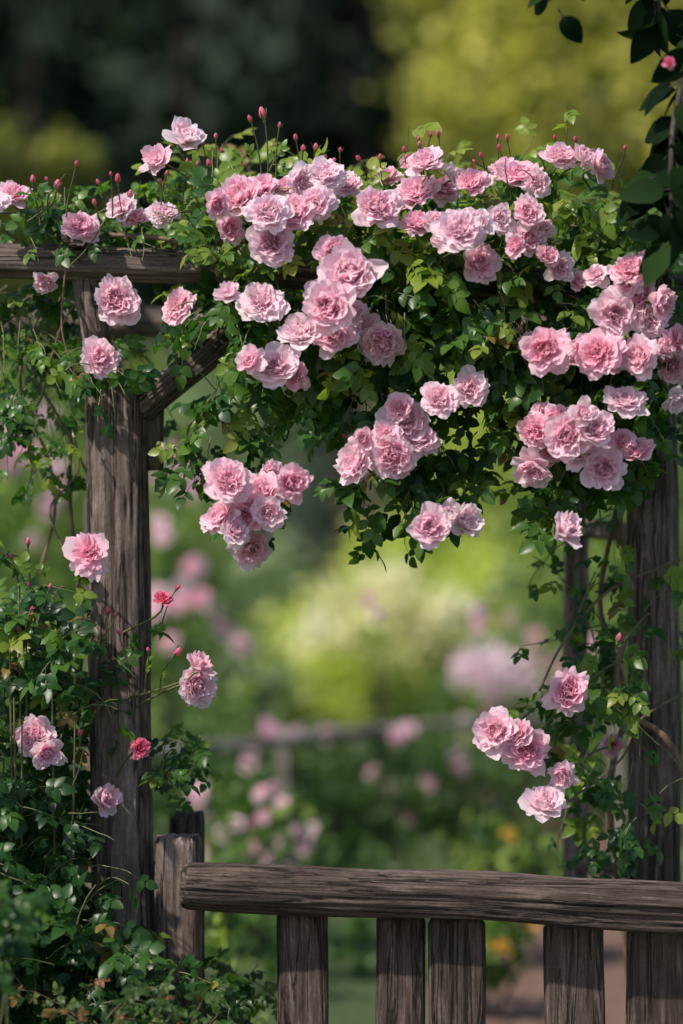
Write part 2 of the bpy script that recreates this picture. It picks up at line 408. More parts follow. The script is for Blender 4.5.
# zone: centre/radii, depth range, shoots, tint, leaf size
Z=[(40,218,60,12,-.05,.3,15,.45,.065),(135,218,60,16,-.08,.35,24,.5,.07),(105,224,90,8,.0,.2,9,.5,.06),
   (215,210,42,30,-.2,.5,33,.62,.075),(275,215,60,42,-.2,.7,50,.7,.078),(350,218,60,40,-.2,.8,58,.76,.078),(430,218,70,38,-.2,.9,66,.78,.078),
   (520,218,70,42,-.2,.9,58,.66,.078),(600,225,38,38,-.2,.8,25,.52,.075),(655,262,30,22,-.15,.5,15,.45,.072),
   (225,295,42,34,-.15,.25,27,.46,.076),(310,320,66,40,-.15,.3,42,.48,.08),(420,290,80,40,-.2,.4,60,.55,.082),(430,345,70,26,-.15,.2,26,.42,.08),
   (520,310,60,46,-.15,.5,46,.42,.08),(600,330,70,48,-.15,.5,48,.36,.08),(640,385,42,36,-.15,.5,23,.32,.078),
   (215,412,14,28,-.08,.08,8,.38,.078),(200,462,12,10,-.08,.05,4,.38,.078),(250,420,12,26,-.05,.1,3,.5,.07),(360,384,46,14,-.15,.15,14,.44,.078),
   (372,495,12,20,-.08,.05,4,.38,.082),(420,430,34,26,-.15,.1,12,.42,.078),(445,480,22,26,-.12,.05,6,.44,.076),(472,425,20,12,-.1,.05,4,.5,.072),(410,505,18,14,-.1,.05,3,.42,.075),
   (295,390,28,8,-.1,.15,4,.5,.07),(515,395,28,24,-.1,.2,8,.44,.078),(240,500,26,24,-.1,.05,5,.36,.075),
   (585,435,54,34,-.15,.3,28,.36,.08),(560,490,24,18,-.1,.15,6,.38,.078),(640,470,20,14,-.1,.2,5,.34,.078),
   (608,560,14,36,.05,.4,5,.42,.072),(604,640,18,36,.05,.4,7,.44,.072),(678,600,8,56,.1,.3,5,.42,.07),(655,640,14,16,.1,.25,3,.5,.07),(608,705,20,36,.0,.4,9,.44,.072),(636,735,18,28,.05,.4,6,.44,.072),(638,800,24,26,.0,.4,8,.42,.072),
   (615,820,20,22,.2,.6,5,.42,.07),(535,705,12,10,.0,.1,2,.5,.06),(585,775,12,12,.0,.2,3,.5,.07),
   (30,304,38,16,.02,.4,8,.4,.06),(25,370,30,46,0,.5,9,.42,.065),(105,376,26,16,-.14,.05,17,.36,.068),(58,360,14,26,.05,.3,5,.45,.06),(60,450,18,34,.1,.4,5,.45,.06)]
centers=[]
for (cx,cy,rx,ry,y0,y1,n,ti,ls) in Z:
    centers.append((cx,cy,rx,ry,y0,y1))
    for _ in range(n):
        a=random.uniform(0,6.283); q=math.sqrt(random.random())*0.92
        yy=y0+(y1-y0)*random.random()**1.35
        ox,oy=q*math.cos(a),q*math.sin(a)
        s=at(cx+ox*rx,cy+oy*ry,yy)
        top=cy<270
        d=np.array([ox*0.8,-0.35+0.3*(yy-y0),-oy*0.7+(0.12 if top else -0.25)])+rnd(0.5)
        L=random.uniform(0.04,0.14 if rx>38 else 0.09)
        if top and random.random()<.04: L*=1.7
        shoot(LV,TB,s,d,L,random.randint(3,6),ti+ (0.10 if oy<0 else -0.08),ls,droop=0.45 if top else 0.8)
for _ in range(38):
    s=at(random.uniform(-10,110),random.uniform(285,330),random.uniform(.05,.5))
    shoot(LV,TB,s,np.array([random.uniform(-.6,.5),-.1,random.uniform(-1,.1)]),random.uniform(.2,.55),3,.4,.05,droop=0.7,r=0.0018)
for _ in range(12):
    s=at(random.uniform(595,625),random.uniform(480,760),random.uniform(.1,.4))
    shoot(LV,TB,s,np.array([random.uniform(-.5,.3),-.1,random.uniform(-.6,.8)]),random.uniform(.2,.35),4,.4,.06,droop=0.6,r=0.002)

def cane(ps,r0,r1):
    P=[np.array(p) for p in ps]; out=[]
    for i in range(len(P)-1):
        p0=P[max(0,i-1)];p1=P[i];p2=P[i+1];p3=P[min(len(P)-1,i+2)]
        for t in np.linspace(0,1,9)[:-1]:
            out.append(0.5*((2*p1)+(-p0+p2)*t+(2*p0-5*p1+4*p2-p3)*t*t+(-p0+3*p1-3*p2+p3)*t**3))
    out.append(P[-1]); CN.add(out,r0,r1,8)
cane([(0.86,.35,-.05),at(690,800,.2),at(618,700,.2),at(632,600,.18),at(620,500,.2),at(655,400,.15),at(600,300,.1),at(480,262,.05),at(330,250,.02),at(200,240,.1)],.009,.005)
cane([(0.8,.55,-.05),at(612,830,.5),at(625,700,.45),at(600,600,.5),at(620,480,.4),at(600,350,.4),at(450,280,.5),at(300,240,.5)],.008,.005)
cane([(-.66,.28,-.05),at(60,800,.3),at(82,650,.3),at(70,500,.25),at(72,380,.3),at(60,300,.2),at(130,240,.15),at(260,235,.05)],.006,.004)
cane([(-.75,.4,-.05),at(20,700,.4),at(55,500,.4),at(20,380,.3),at(50,280,.25),at(20,225,.2)],.005,.003)
cane([at(70,235,.05),at(160,238,.0),at(260,262,-.05),at(380,280,-.05),at(520,300,.0),at(650,320,.05)],.006,.004)
cane([at(680,560,.2),at(610,590,.15),at(565,640,.1),at(540,690,.02)],.004,.0025)
cane([at(100,500,.25),at(60,420,.3),at(15,350,.3),at(-30,300,.3)],.004,.002)
cane([at(85,290,.1),at(60,330,.1),at(40,400,.15),at(20,430,.2)],.003,.002)
cane([at(690,690,.25),at(640,720,.15),at(620,760,.1),at(570,800,-.05)],.004,.002)
cane([at(64,250,.02),at(66,262,.0),at(62,330,.02),at(78,380,.0)],.003,.002)
cane([at(70,560,.2),at(50,510,.2),at(78,470,.2),at(70,420,.2)],.003,.002)

# blooms  px, py, diameter, kind, facing
B=[(184,137,38,'c',(.3,-.7,.7)),(157,158,34,'c',(-.7,-.6,.4)),(14,193,34,'f',(.1,-.6,.7)),(-8,200,36,'f',None),(57,187,20,'b',None),(80,225,42,'f',(.1,-.8,.5)),
(121,208,32,'f',None),(135,218,26,'f',None),(163,212,32,'f',None),(45,283,30,'f',(-.2,-.5,-.6)),(117,299,52,'f',(.2,-1,.3)),(100,357,43,'f',(.1,-1,.3)),(176,305,45,'f',None),
(325,172,46,'f',None),(347,184,32,'f',None),(303,183,34,'f',None),(240,197,50,'f',None),(262,188,34,'f',None),(268,210,44,'f',None),(293,211,44,'f',None),(315,203,42,'f',None),(230,228,32,'f',None),(218,205,26,'f',None),(285,186,26,'c',None),
(273,243,46,'f',None),(262,300,48,'f',None),(228,293,28,'c',None),(378,205,48,'f',(.1,-.9,.5)),(350,273,64,'f',None),(329,307,52,'f',None),(301,332,48,'f',None),(334,335,44,'f',None),(352,312,34,'f',None),(318,290,30,'f',None),
(276,366,52,'f',None),(250,360,30,'c',None),(294,377,30,'f',None),(383,343,46,'f',None),(366,324,34,'f',None),(335,252,36,'f',None),
(425,160,38,'f',(-.2,-.6,.8)),(388,175,32,'f',(-.2,-.6,.8)),(417,191,44,'f',None),(444,188,36,'f',None),(472,181,38,'f',None),(518,174,44,'f',None),(503,167,30,'f',(-.4,-.6,.8)),(537,182,30,'f',None),
(460,228,52,'f',None),(438,221,34,'f',None),(478,222,34,'f',None),(480,263,42,'f',None),(500,219,32,'f',None),(528,212,34,'f',None),(530,238,36,'f',None),(544,227,26,'f',None),(418,222,32,'f',None),
(561,154,34,'f',(.2,-.7,.7)),(583,156,24,'c',(.6,-.5,.6)),(600,165,34,'c',(.8,-.6,.3)),(590,160,24,'f',None),(548,255,26,'f',None),(412,163,26,'f',None),(457,176,24,'c',None),(446,240,26,'c',None),(515,245,24,'c',None),
(560,267,34,'f',None),(577,281,26,'f',None),(596,274,28,'f',None),(630,267,40,'f',None),(648,262,28,'f',None),(615,314,46,'f',None),(636,300,50,'f',None),(662,302,40,'f',None),(650,320,36,'f',None),(626,283,28,'f',None),
(545,349,48,'f',(-.2,-1,.1)),(563,353,38,'f',None),(531,344,30,'f',None),(598,352,46,'f',None),(638,356,42,'f',None),(673,366,36,'f',None),(681,340,38,'f',None),(614,357,32,'f',None),(676,400,28,'c',(.3,-.6,-.6)),(662,348,26,'c',None),(582,348,28,'c',None),
(625,399,42,'f',(.1,-.7,.7)),(566,436,48,'f',None),(595,429,44,'f',None),(535,431,40,'f',None),(550,450,34,'f',None),(579,450,40,'f',None),(533,469,42,'c',(-.3,-.8,-.5)),(604,468,46,'f',(.1,-1,.1)),(637,450,36,'f',None),(567,530,40,'c',(.5,-.6,.5)),(556,418,32,'f',None),(583,413,28,'c',None),(543,413,26,'f',None),(622,440,30,'f',None),
(440,397,42,'f',None),(470,389,42,'f',(.2,-1,.3)),(405,420,50,'f',None),(420,438,36,'f',None),(393,456,48,'f',None),(354,463,44,'f',None),(374,453,34,'f',None),(386,434,32,'f',None),(364,439,24,'c',None),(398,408,34,'f',None),
(431,527,46,'f',(-.1,-.9,.2)),(465,521,40,'c',(.6,-.7,.3)),(445,515,26,'c',None),
(228,479,48,'f',None),(262,491,46,'f',None),(292,483,42,'f',(.3,-1,.2)),(249,512,48,'f',None),(218,516,42,'f',None),(252,549,46,'f',(.1,-.9,-.4)),(272,475,30,'f',None),(236,530,34,'f',None),(268,512,32,'f',None),
(89,552,50,'o',(.15,-.9,.4)),(163,599,24,'d',(0,-.5,.8)),(197,685,44,'f',(.5,-.9,-.1)),(200,665,30,'c',(.5,-.5,.8)),(33,735,42,'f',(-.5,-.9,.3)),(47,753,34,'c',(.4,-.9,-.3)),(140,748,22,'d',(.4,-.9,.2)),(107,800,38,'c',(.6,-.5,.3)),(80,735,14,'b',None),
(569,690,46,'f',(.2,-.8,.5)),(495,731,50,'f',(-.3,-.9,.3)),(526,748,54,'f',(.1,-.9,.2)),(545,803,48,'c',(.1,-.7,.7)),(562,776,28,'f',None),(612,745,28,'f',None),(518,733,30,'f',None),(618,640,16,'b',None)]
blooms=[]
for i,(px,py,d,k,fc) in enumerate(B):
    best=min(centers,key=lambda c:((px-c[0])/(c[2]+10))**2+((py-c[1])/(c[3]+10))**2)
    low=py>540
    yy=random.uniform(-.32,-.2) if not low else random.uniform(-.16,-.08)
    if py<200: yy=random.uniform(-.25,-.1)
    if px<200 and py<400: yy=random.uniform(-.12,-.02)
    if px==612 and py==745: yy=.3
    if px==107: yy=-0.02
    if d<38 and k=='f': yy+=0.05
    p=np.array(at(px,py,yy))
    if fc is None:
        fc=((px-best[0])/best[2]*0.3+random.gauss(0,.42),-0.95,0.3+random.gauss(0,.36)+(0.2 if py<230 else 0))
    f=nrm(np.array(fc,float))
    nr=len(ROSES)
    me={'f':ROSES[i*3%nr if i%2 else random.randrange(nr)],'c':ROSE_CUP if i%2 else ROSE_CUP2,'o':ROSE_FLAT,'b':BUDS[i%3],'d':ROSE_DEEP}[k]
    s=d/2/K*(1.07 if k!='b' else 1.0)*random.uniform(.92,1.06)
    if k=='c': s*=1.15
    if k=='b': f=nrm(np.array([random.uniform(-.3,.3),-.2,1]))
    q=Vector(f).to_track_quat('Z','Y').to_matrix().to_4x4()
    sx=random.uniform(.9,1.1)
    M=Matrix.Translation(Vector(p-f*s*0.25))@q@Matrix.Rotation(random.uniform(0,6.28),4,'Z')@Matrix.Diagonal((s*sx,s/sx,s*random.uniform(.85,1.15),1))
    nm={'f':'bloom','c':'half_open_bloom','o':'open_bloom','b':'bud','d':'deep_bloom'}[k]
    obj(nm,me,rose,mat=M); blooms.append((*p,s))
    c=np.array(at(best[0],best[1],(best[4]+best[5])/2+.05))
    base=p-f*s*0.55
    tgt=base+(c-base)*min(1.0,0.22/max(.05,np.linalg.norm(c-base)))
    if px in(184,157): tgt=np.array(at(232,215,0.0))
    if low and px<210: tgt=np.array(at(px+random.uniform(-30,10) if px<100 else 110,py+45,.08))
    if low and px>450: tgt=np.array(at(min(px+50,650),py-25,.2))
    pts=bez(base,base-f*0.05,tgt+np.array([0,0,.03]),tgt,9); TB.add(pts,.0024,.003,6)
    for j in range(4):
        t=random.randint(2,7); x=nrm(rnd(.6)+np.array([0,.1,-.2])); LV.add(pts[t],x,nrm(np.array([0,-.6,.7])+rnd(.4)),random.uniform(.065,.09),random.uniform(.3,.65))
buds=[(264,119,268,190,10),(251,122,262,185,6),(279,128,276,180,5),(296,140,300,180,6),(118,183,122,225,8),(129,197,130,225,7),(95,205,100,235,6),(210,167,225,200,7),(33,183,40,225,7),(380,160,385,190,6),(360,160,368,185,6),(555,140,556,180,5),(575,142,572,180,6),
    (541,158,545,190,6),(175,655,160,690,9),(176,590,160,640,6),(405,152,412,180,6),(315,150,318,175,7),(345,438,360,470,6),(505,500,530,470,6),(640,235,640,270,7),(585,480,590,450,6),(28,545,30,590,7),(12,560,20,600,6),(150,170,165,200,6),(612,385,612,370,7),(500,150,505,180,6),(440,158,446,185,5),(482,158,484,180,6),(340,152,342,180,5),(625,150,612,190,5),(636,205,630,240,6)]
for i in range(22):
    x=random.choice([random.uniform(5,200),random.uniform(210,640)]); b0=205 if x<200 else 178
    buds.append((x+random.gauss(0,8),b0-random.uniform(14,42),x,b0+12,random.uniform(4,6.5)))
for i in range(10):
    x=random.uniform(20,160); yb=random.uniform(600,700); buds.append((x+random.gauss(0,14),yb-random.uniform(20,50),x,yb+15,random.uniform(4,7)))
for (px,py,bx,by,s) in buds:
    yy=random.uniform(-.12,.0)
    p=np.array(at(px,py,yy)); b=np.array(at(bx,by,yy+.06))
    f=nrm(nrm(p-b)+rnd(.15)); sc=s/K*0.9
    M=Matrix.Translation(Vector(p))@Vector(f).to_track_quat('Z','Y').to_matrix().to_4x4()@Matrix.Diagonal((sc*1.1,sc*1.1,sc*1.3,1))
    obj('bud',BUDS[random.randrange(3)],rose,mat=M)
    TB.add(bez(p,p-f*0.04,b+np.array([0,0,.04]),b,8),.0014,.002,5)
    LV.add(b*.6+p*.4,nrm(rnd(.5)+np.array([0,-.1,0])),nrm(np.array([0,-.6,.7])+rnd(.4)),.045,.7)
LV.thin(blooms,.03)
clear=[(*at(x,262,.1),.034) for x in range(-30,186,12)]+[(*at(98-i*1.2,335-i*9,.1),.026) for i in range(7)]+[(*at(158+i*11,401-i*9,.1),.03) for i in range(6)]+[(*at(152,410+i*14,.14),.03) for i in range(4)]
LV.thin(clear,.12,.0,.26)
LV.thin([(*at(118,414+i*14,.1),.056) for i in range(37)]+[(*at(652,485+i*12,.3),.052) for i in range(34)],.18,.0,.25)
LV.thin([(*at(578,540+i*12,.95),.032) for i in range(26)],.2,.0,.2)
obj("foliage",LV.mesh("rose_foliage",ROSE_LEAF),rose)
obj("stems",TB.mesh("rose_stems",STEM),rose)
obj("canes",CN.mesh("rose_canes",CANE),rose)

# ---------------------------------------------------------------- rose bush at the foot of the post
bush=empty("rose_bush"); LV=Leaves(); TB=Tubes()  # low tints put the bush's shade into its leaf colour
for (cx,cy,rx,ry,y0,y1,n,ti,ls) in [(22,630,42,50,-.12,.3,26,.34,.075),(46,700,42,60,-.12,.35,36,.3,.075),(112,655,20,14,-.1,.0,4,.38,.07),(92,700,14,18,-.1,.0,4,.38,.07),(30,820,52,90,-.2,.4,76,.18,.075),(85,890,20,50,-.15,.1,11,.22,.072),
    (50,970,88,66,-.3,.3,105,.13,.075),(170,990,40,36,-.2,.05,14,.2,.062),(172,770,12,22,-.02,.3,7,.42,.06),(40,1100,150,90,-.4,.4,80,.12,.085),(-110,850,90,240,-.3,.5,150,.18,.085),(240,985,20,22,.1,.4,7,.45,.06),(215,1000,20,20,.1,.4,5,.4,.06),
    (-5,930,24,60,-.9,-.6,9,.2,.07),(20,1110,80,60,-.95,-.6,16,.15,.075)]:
    for _ in range(n):
        a=random.uniform(0,6.283); q=math.sqrt(random.random())*0.92
        yy=y0+(y1-y0)*random.random(); ox,oy=q*math.cos(a),q*math.sin(a)
        s=at(cx+ox*rx,cy+oy*ry,yy)
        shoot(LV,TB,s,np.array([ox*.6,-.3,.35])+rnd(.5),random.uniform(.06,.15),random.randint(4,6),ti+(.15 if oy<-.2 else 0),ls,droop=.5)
for _ in range(26):
    x=random.uniform(-40,80); b=at(x,1240,random.uniform(-.1,.3)); t=at(x+random.uniform(-30,30),random.uniform(570,850),random.uniform(-.15,.3))
    TB.add(bez(b,b+Vector((0,0,.4)),t-Vector((0,0,.3)),t,14),.006,.002,6)
for _ in range(8):
    b=at(random.uniform(-60,30),1260,-.7); t=at(random.uniform(-40,10),random.uniform(880,980),-.75)
    TB.add(bez(b,b+Vector((0,0,.3)),t-Vector((0,0,.2)),t,12),.005,.002,6)
LV.thin([b for b in blooms if b[2]<at(0,540).z])
LV.thin([(*at(122,600+i*14,.1),.05) for i in range(22)],.2,.0,.2)
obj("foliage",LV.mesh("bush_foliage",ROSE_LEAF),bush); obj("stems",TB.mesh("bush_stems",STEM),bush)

BARB=leaf_mat("barberry_leaf",[(0,(.02,.05,.012)),(.5,(.05,.10,.02)),(.8,(.11,.14,.03)),(1,(.22,.06,.03))],trans=.35,rough=.5)
plant=empty("barberry_shrub"); LV=Leaves(); TB=Tubes()
for _ in range(42):
    s=at(random.uniform(70,200),random.uniform(1000,1120),random.uniform(-.5,-.25))
    shoot(LV,TB,s,np.array([random.uniform(-.5,.6),-.2,.9])+rnd(.25),random.uniform(.10,.2),8,random.choice([.2,.3,.4,.45,.85]),.04,droop=.5,r=.0015)
obj("foliage",LV.mesh("barberry_foliage",BARB),plant); obj("stems",TB.mesh("barberry_stems",CANE),plant)

# ---------------------------------------------------------------- clouds of leaves for shrubs / trees
DIA_V4=np.array([(0,0,0),(.5,-.32,.08),(1,0,-.12),(.5,.32,.08)]); DIA_F4=np.array([(0,1,2,3)])
def cloud(name,parent,blobs,size,mat,clump=0.35,per=26,up=.5,shell=.55,tv=.22):
    P=[];T=[]
    for (c,r,n,ti) in blobs:
        c=np.array(c);r=np.array(r)
        nc=max(3,n//per)
        d=nrm(R.normal(size=(nc,3))); rad=(shell+(1-shell)*R.random(nc))[:,None]
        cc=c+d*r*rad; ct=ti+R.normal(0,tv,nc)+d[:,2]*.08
        idx=R.integers(0,nc,n)
        P.append(cc[idx]+R.normal(size=(n,3))*r.mean()*clump*.5); T.append(ct[idx]+R.normal(0,.07,n))
    P=np.concatenate(P);T=np.clip(np.concatenate(T),0,1); keep=P[:,2]>0.02; P=P[keep];T=T[keep]; n=len(P)
    X=nrm(R.normal(size=(n,3))); N=R.normal(size=(n,3))*.7+np.array([0,-.25,up]); Y=nrm(np.cross(N,X)); Zz=np.cross(X,Y)
    M=np.stack([X,Y,Zz],-1)*(size*R.uniform(.6,1.3,n))[:,None,None]
    W=np.einsum('nij,vj->nvi',M,DIA_V4)+P[:,None,:]
    F=(DIA_F4[None]+(np.arange(n)*4)[:,None,None]).reshape(-1,4)
    return obj(name,mesh_np(name,W.reshape(-1,3),F,mat,{"tint":np.repeat(T,4)},smooth=False),parent)
def S(px,py,D):
    return np.array([(px-341.5)*D/(CAM_D*K),D-CAM_D,EYE+(512-py)*D/(CAM_D*K)])
def shrub(name,blobs,size,mat,flowers=None,fs=.05,**kw):
    e=empty(name); cloud("foliage",e,blobs,size,mat,**kw)
    tb=Tubes()
    for (c,r,n,t) in blobs:
        for _ in range(5):
            b=np.array([c[0]+random.uniform(-.3,.3)*r[0],c[1]+random.uniform(-.3,.3)*r[1],-.03]); q=np.array(c)+rnd(.3)*np.array(r)
            tb.add(bez(b,b+np.array([0,0,.3*max(.2,q[2])]),q-np.array([0,0,.2*max(.1,q[2])]),q,8),.02*max(.4,r[0]),.006,6)
    obj("stems",tb.mesh(name+"_stems",BARK),e)
    for p in (flowers or []):
        s=fs*random.uniform(.7,1.25); f=Vector((random.gauss(0,.4),-1,random.gauss(.4,.4)))
        obj("bloom",random.choice(LOWR),e,mat=Matrix.Translation(Vector(p))@f.to_track_quat('Z','Y').to_matrix().to_4x4()@Matrix.Scale(s,4))
    return e
LOWR=[make_rose("bush_rose_%d"%i,80+i,4,cup=.2,nu=4,heart=4) for i in range(3)]
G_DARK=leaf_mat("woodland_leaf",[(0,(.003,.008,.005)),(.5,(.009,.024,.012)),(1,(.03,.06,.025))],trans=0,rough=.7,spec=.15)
G_MID=leaf_mat("shrub_leaf",[(0,(.018,.048,.014)),(.5,(.088,.165,.038)),(1,(.34,.43,.09))],trans=.35,rough=.45)
G_PALE=leaf_mat("sage_leaf",[(0,(.09,.14,.06)),(.5,(.25,.34,.16)),(1,(.6,.66,.4))],trans=.35,rough=.55,tcol=(1.1,1.2,.8))
G_OLIVE=leaf_mat("olive_leaf",[(0,(.04,.055,.012)),(.5,(.25,.26,.045)),(1,(.70,.66,.17))],trans=.42,rough=.5,tcol=(1.4,1.5,.8))
G_YEL=leaf_mat("backlit_toned_leaf",[(0,(.16,.22,.03)),(.5,(.48,.52,.10)),(1,(.82,.80,.32))],trans=.4,rough=.55)  # glow of backlit foliage put into the leaf colour
CREAM=leaf_mat("cream_glow",[(0,(.72,.68,.32)),(.5,(.88,.86,.56)),(1,(.95,.93,.78))],trans=.3,rough=.7,tcol=(1,1,1))  # cream colour stands for the glow of backlit leaves
ORNG=leaf_mat("orange_flower",[(0,(.7,.3,.03)),(1,(.85,.5,.06))],trans=.3,rough=.7,tcol=(1,1,1))
BLUSH=leaf_mat("blush_flower",[(0,(.88,.58,.68)),(1,(.95,.83,.88))],trans=.3,rough=.7,tcol=(1,1,1))

def tree(name,x,yv,h,crown,size,mat,tr=.2,lean=0.0,**kw):
    e=empty(name); tb=Tubes()
    top=np.array([x+lean,yv,h*.8])
    tb.add(bez((x,yv,-.1),(x,yv,h*.3),(x+lean*.6,yv,h*.55),top,16),tr,tr*.3,12)
    for (c,r,n,t) in crown:
        for _ in range(3):
            z=random.uniform(.3,.7)*h; b=np.array([x+lean*(z/h),yv,z]); q=np.array(c)+rnd(.35)*np.array(r)
            tb.add(bez(b,b+(q-b)*.3+np.array([0,0,.2]),b+(q-b)*.7+np.array([0,0,.2]),q,9),tr*.35,tr*.08,7)
    obj("trunk_and_limbs",tb.mesh(name+"_wood",BARK),e); cloud("crown",e,crown,size,mat,**kw)
    return e
wood=empty("distant_woodland"); bl=[]
for i in range(46):
    x=-32+64*i/45+random.uniform(-1,1); yv=random.uniform(33,50); h=random.uniform(14,20)
    bl.append(((x,yv,h*.5),(2.8,2.6,h*.55),600,random.uniform(.1,.55)))
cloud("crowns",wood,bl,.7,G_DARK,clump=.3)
tb=Tubes()
for (c,r,n,t) in bl: tb.add([(c[0],c[1],-.1),(c[0]+.1,c[1],c[2]),(c[0],c[1],c[2]*1.7)],.3,.1,9)
obj("trunks",tb.mesh("wood_trunks",BARK),wood)
HILL=flat_mat("wooded_hill",(.010,.022,.010),.9,.5,.3)
hv=[];nx=80
for j in range(14):
    for i in range(nx+1):
        X=-220+440*i/nx; Yy=60+j*12; hz=(62+8*noise.noise(Vector((X*.02,Yy*.02,1))))*math.sin(min(1,j/6)*math.pi/2)+noise.noise(Vector((X*.12,Yy*.12,4)))*2.5*(j>0)-.3*(j==0)
        hv.append((X,Yy,hz))
hf=[(j*(nx+1)+i,j*(nx+1)+i+1,(j+1)*(nx+1)+i+1,(j+1)*(nx+1)+i) for j in range(13) for i in range(nx)]
obj("hills",mesh_np("hills",hv,hf,HILL))

tree("deciduous_tree",4.2,24,9,[(S(580,60,30),(1.6,1.4,1.5),2300,.65),(S(475,110,31),(.75,1.2,.9),850,.65),(S(480,10,30.5),(.9,1.2,1.0),900,.5),(S(650,150,29),(1.6,1.4,1.3),1700,.45),(S(600,-80,30),(2.0,1.6,1.2),1300,.4),(S(760,60,30),(2,2,2.2),1500,.4)],.2,G_OLIVE,.22,tv=.36,per=60,clump=.4)
tree("deciduous_tree",-5.8,20,6,[(S(10,165,26),(.9,.8,.33),600,.3),(S(75,152,26),(.45,.4,.13),160,.35),(S(-130,150,26),(1.3,1.4,.8),1200,.2),(S(-40,240,26),(1.5,1.2,.7),1200,.25)],.16,G_OLIVE,.16)
tree("conifer_tree",.45,30,14,[((.5,30,5+k*1.3),(1.7-.13*k,1.5,1.0),500,.1) for k in range(8)],.4,G_DARK,.35)
shrub("sage_shrub",[(S(205,450,24),(.8,.8,1.0),1600,.45),(S(180,560,23),(.85,.8,.9),1400,.5),(S(255,600,22),(.5,.6,.45),800,.5)],.13,G_PALE)
shrub("large_shrub",[(S(485,420,26),(.85,1.0,1.2),1700,.9),(S(570,500,25),(1.0,1,1.2),1900,.65),(S(450,540,25),(.65,.7,.6),1100,.85)],.13,G_MID)
shrub("backlit_toned_shrub",[(S(500,430,24),(.6,.5,.8),900,.6),(S(430,570,20),(.7,.6,.35),1300,.6),(S(320,645,19),(.5,.5,.4),1000,.55),(S(500,590,19.5),(.4,.5,.4),600,.5)],.09,G_YEL)  # bright foliage colour stands for backlight
e=shrub("cream_glow_shrub",[(S(400,660,17.5),(.75,.55,.42),1400,.6),(S(310,690,17),(.5,.4,.3),700,.5)],.075,G_YEL)
cloud("glow_clusters",e,[(S(390,612,17.3),(.52,.4,.3),1700,.5),(S(330,650,17),(.38,.3,.25),700,.5),(S(445,635,17.2),(.34,.3,.25),520,.5)],.065,CREAM,per=90)  # pale clusters added to carry the backlit glow as colour
shrub("laurel_shrub",[(S(60,560,18),(1.0,.8,.9),1700,.5),(S(120,700,16),(.8,.6,.7),1300,.5),(S(-60,500,18),(1.2,1,1.2),1700,.4),(S(20,420,22),(1.3,.9,.8),1400,.7)],.1,G_MID)
shrub("laurel_shrub",[(S(620,620,17),(.9,.7,.9),1700,.6),(S(720,560,17),(1.1,1,1.3),1600,.4),(S(640,450,22),(1.3,1,1.0),1500,.65),(S(800,650,15),(1,1,1),1000,.4)],.1,G_MID)
shrub("sage_shrub",[(S(225,700,15),(.38,.35,.38),700,.45),(S(560,600,18),(.4,.4,.5),700,.4)],.08,G_PALE)
def scat(L,D,j=.06): return [S(px,py,D)+rnd(j) for px,py in L]
def more(L,k=1,sp=9): return L+[(a+random.gauss(0,sp),b+random.gauss(0,sp)) for a,b in L for _ in range(k)]
fl=scat(more([(170,480),(185,490),(155,500),(200,590),(208,596),(240,625),(170,555),(178,612),(160,640),(40,520),(20,440),(8,430),(30,450),(15,470),(150,590),(205,605),(60,470),(45,410),(5,455),(185,470),(160,610)]),13)
shrub("background_rose_bush",[(S(165,600,13.4),(.32,.3,.5),1000,.6),(S(40,560,13.4),(.45,.35,.6),1200,.5),(S(170,720,13),(.45,.4,.5),1100,.5)],.06,G_MID,fl,.055)
fl=scat(more([(232,820),(222,835),(245,800),(262,803),(275,798),(288,825),(270,830),(240,850),(225,850),(286,852),(310,850),(262,858),(215,812)]),10)+scat(more([(265,738),(280,742),(250,742),(292,738)]),12,.03)
shrub("background_rose_bush",[(S(245,850,10.2),(.3,.25,.3),1200,.4),(S(160,860,10.2),(.3,.25,.4),900,.35)],.05,G_MID,fl,.037)
fl=scat([(395,725),(388,780),(404,822),(462,765),(392,783),(372,600),(370,604),(480,620),(476,612),(430,770),(330,735),(400,728),(458,762)],12,.03)
shrub("background_rose_bush",[(S(390,800,12),(.4,.3,.32),1400,.25),(S(470,800,12.2),(.3,.3,.3),1000,.25),(S(320,820,11.6),(.3,.3,.25),800,.2),(S(380,690,14),(.1,.1,.5),100,.4)],.05,G_MID,fl,.044)
fl=scat([(465+random.gauss(45,30),672+random.gauss(0,18)) for _ in range(34)],15,.08)
e=shrub("background_rose_bush",[(S(505,700,15),(.5,.35,.32),1200,.45),(S(560,760,14),(.45,.35,.4),1000,.4)],.06,G_MID,fl,.05)
cloud("blush_petals",e,[(S(500,672,14.7),(.3,.2,.13),420,.6)],.05,BLUSH)
e=shrub("marigold_bed",[(S(505,880,10),(.28,.3,.18),900,.4),(S(480,950,9),(.2,.2,.12),500,.45)],.05,G_MID)
cloud("flowers",e,[(S(512,838,10),(.05,.05,.04),40,.5),(S(497,942,8.8),(.05,.05,.04),50,.5),(S(530,930,9.4),(.03,.03,.03),14,.5)],.025,ORNG)
bl=[]
for i in range(80):
    x=random.uniform(-7,7); yv=random.uniform(2.2,17)
    if .3<x-(yv-2)*.05<1.0 and yv<9: continue
    h=random.uniform(.12,.38); bl.append(((x,yv,h*.5),(.5,.5,h),300,random.uniform(.0,.5)))
for i in range(60):
    x=random.uniform(-9,9); yv=random.uniform(14,27)
    h=random.uniform(.3,.8); bl.append(((x,yv,h*.5),(.8,.7,h),300,random.uniform(.3,.9)))
cloud("undergrowth",None,bl,.08,G_MID)
bl=[((random.uniform(-2.2,-.1),random.uniform(.6,1.6),.2),(.25,.2,random.uniform(.2,.5)),260,random.uniform(.3,.7)) for _ in range(16)]
cloud("flower_bed_plants",None,bl,.045,G_MID)

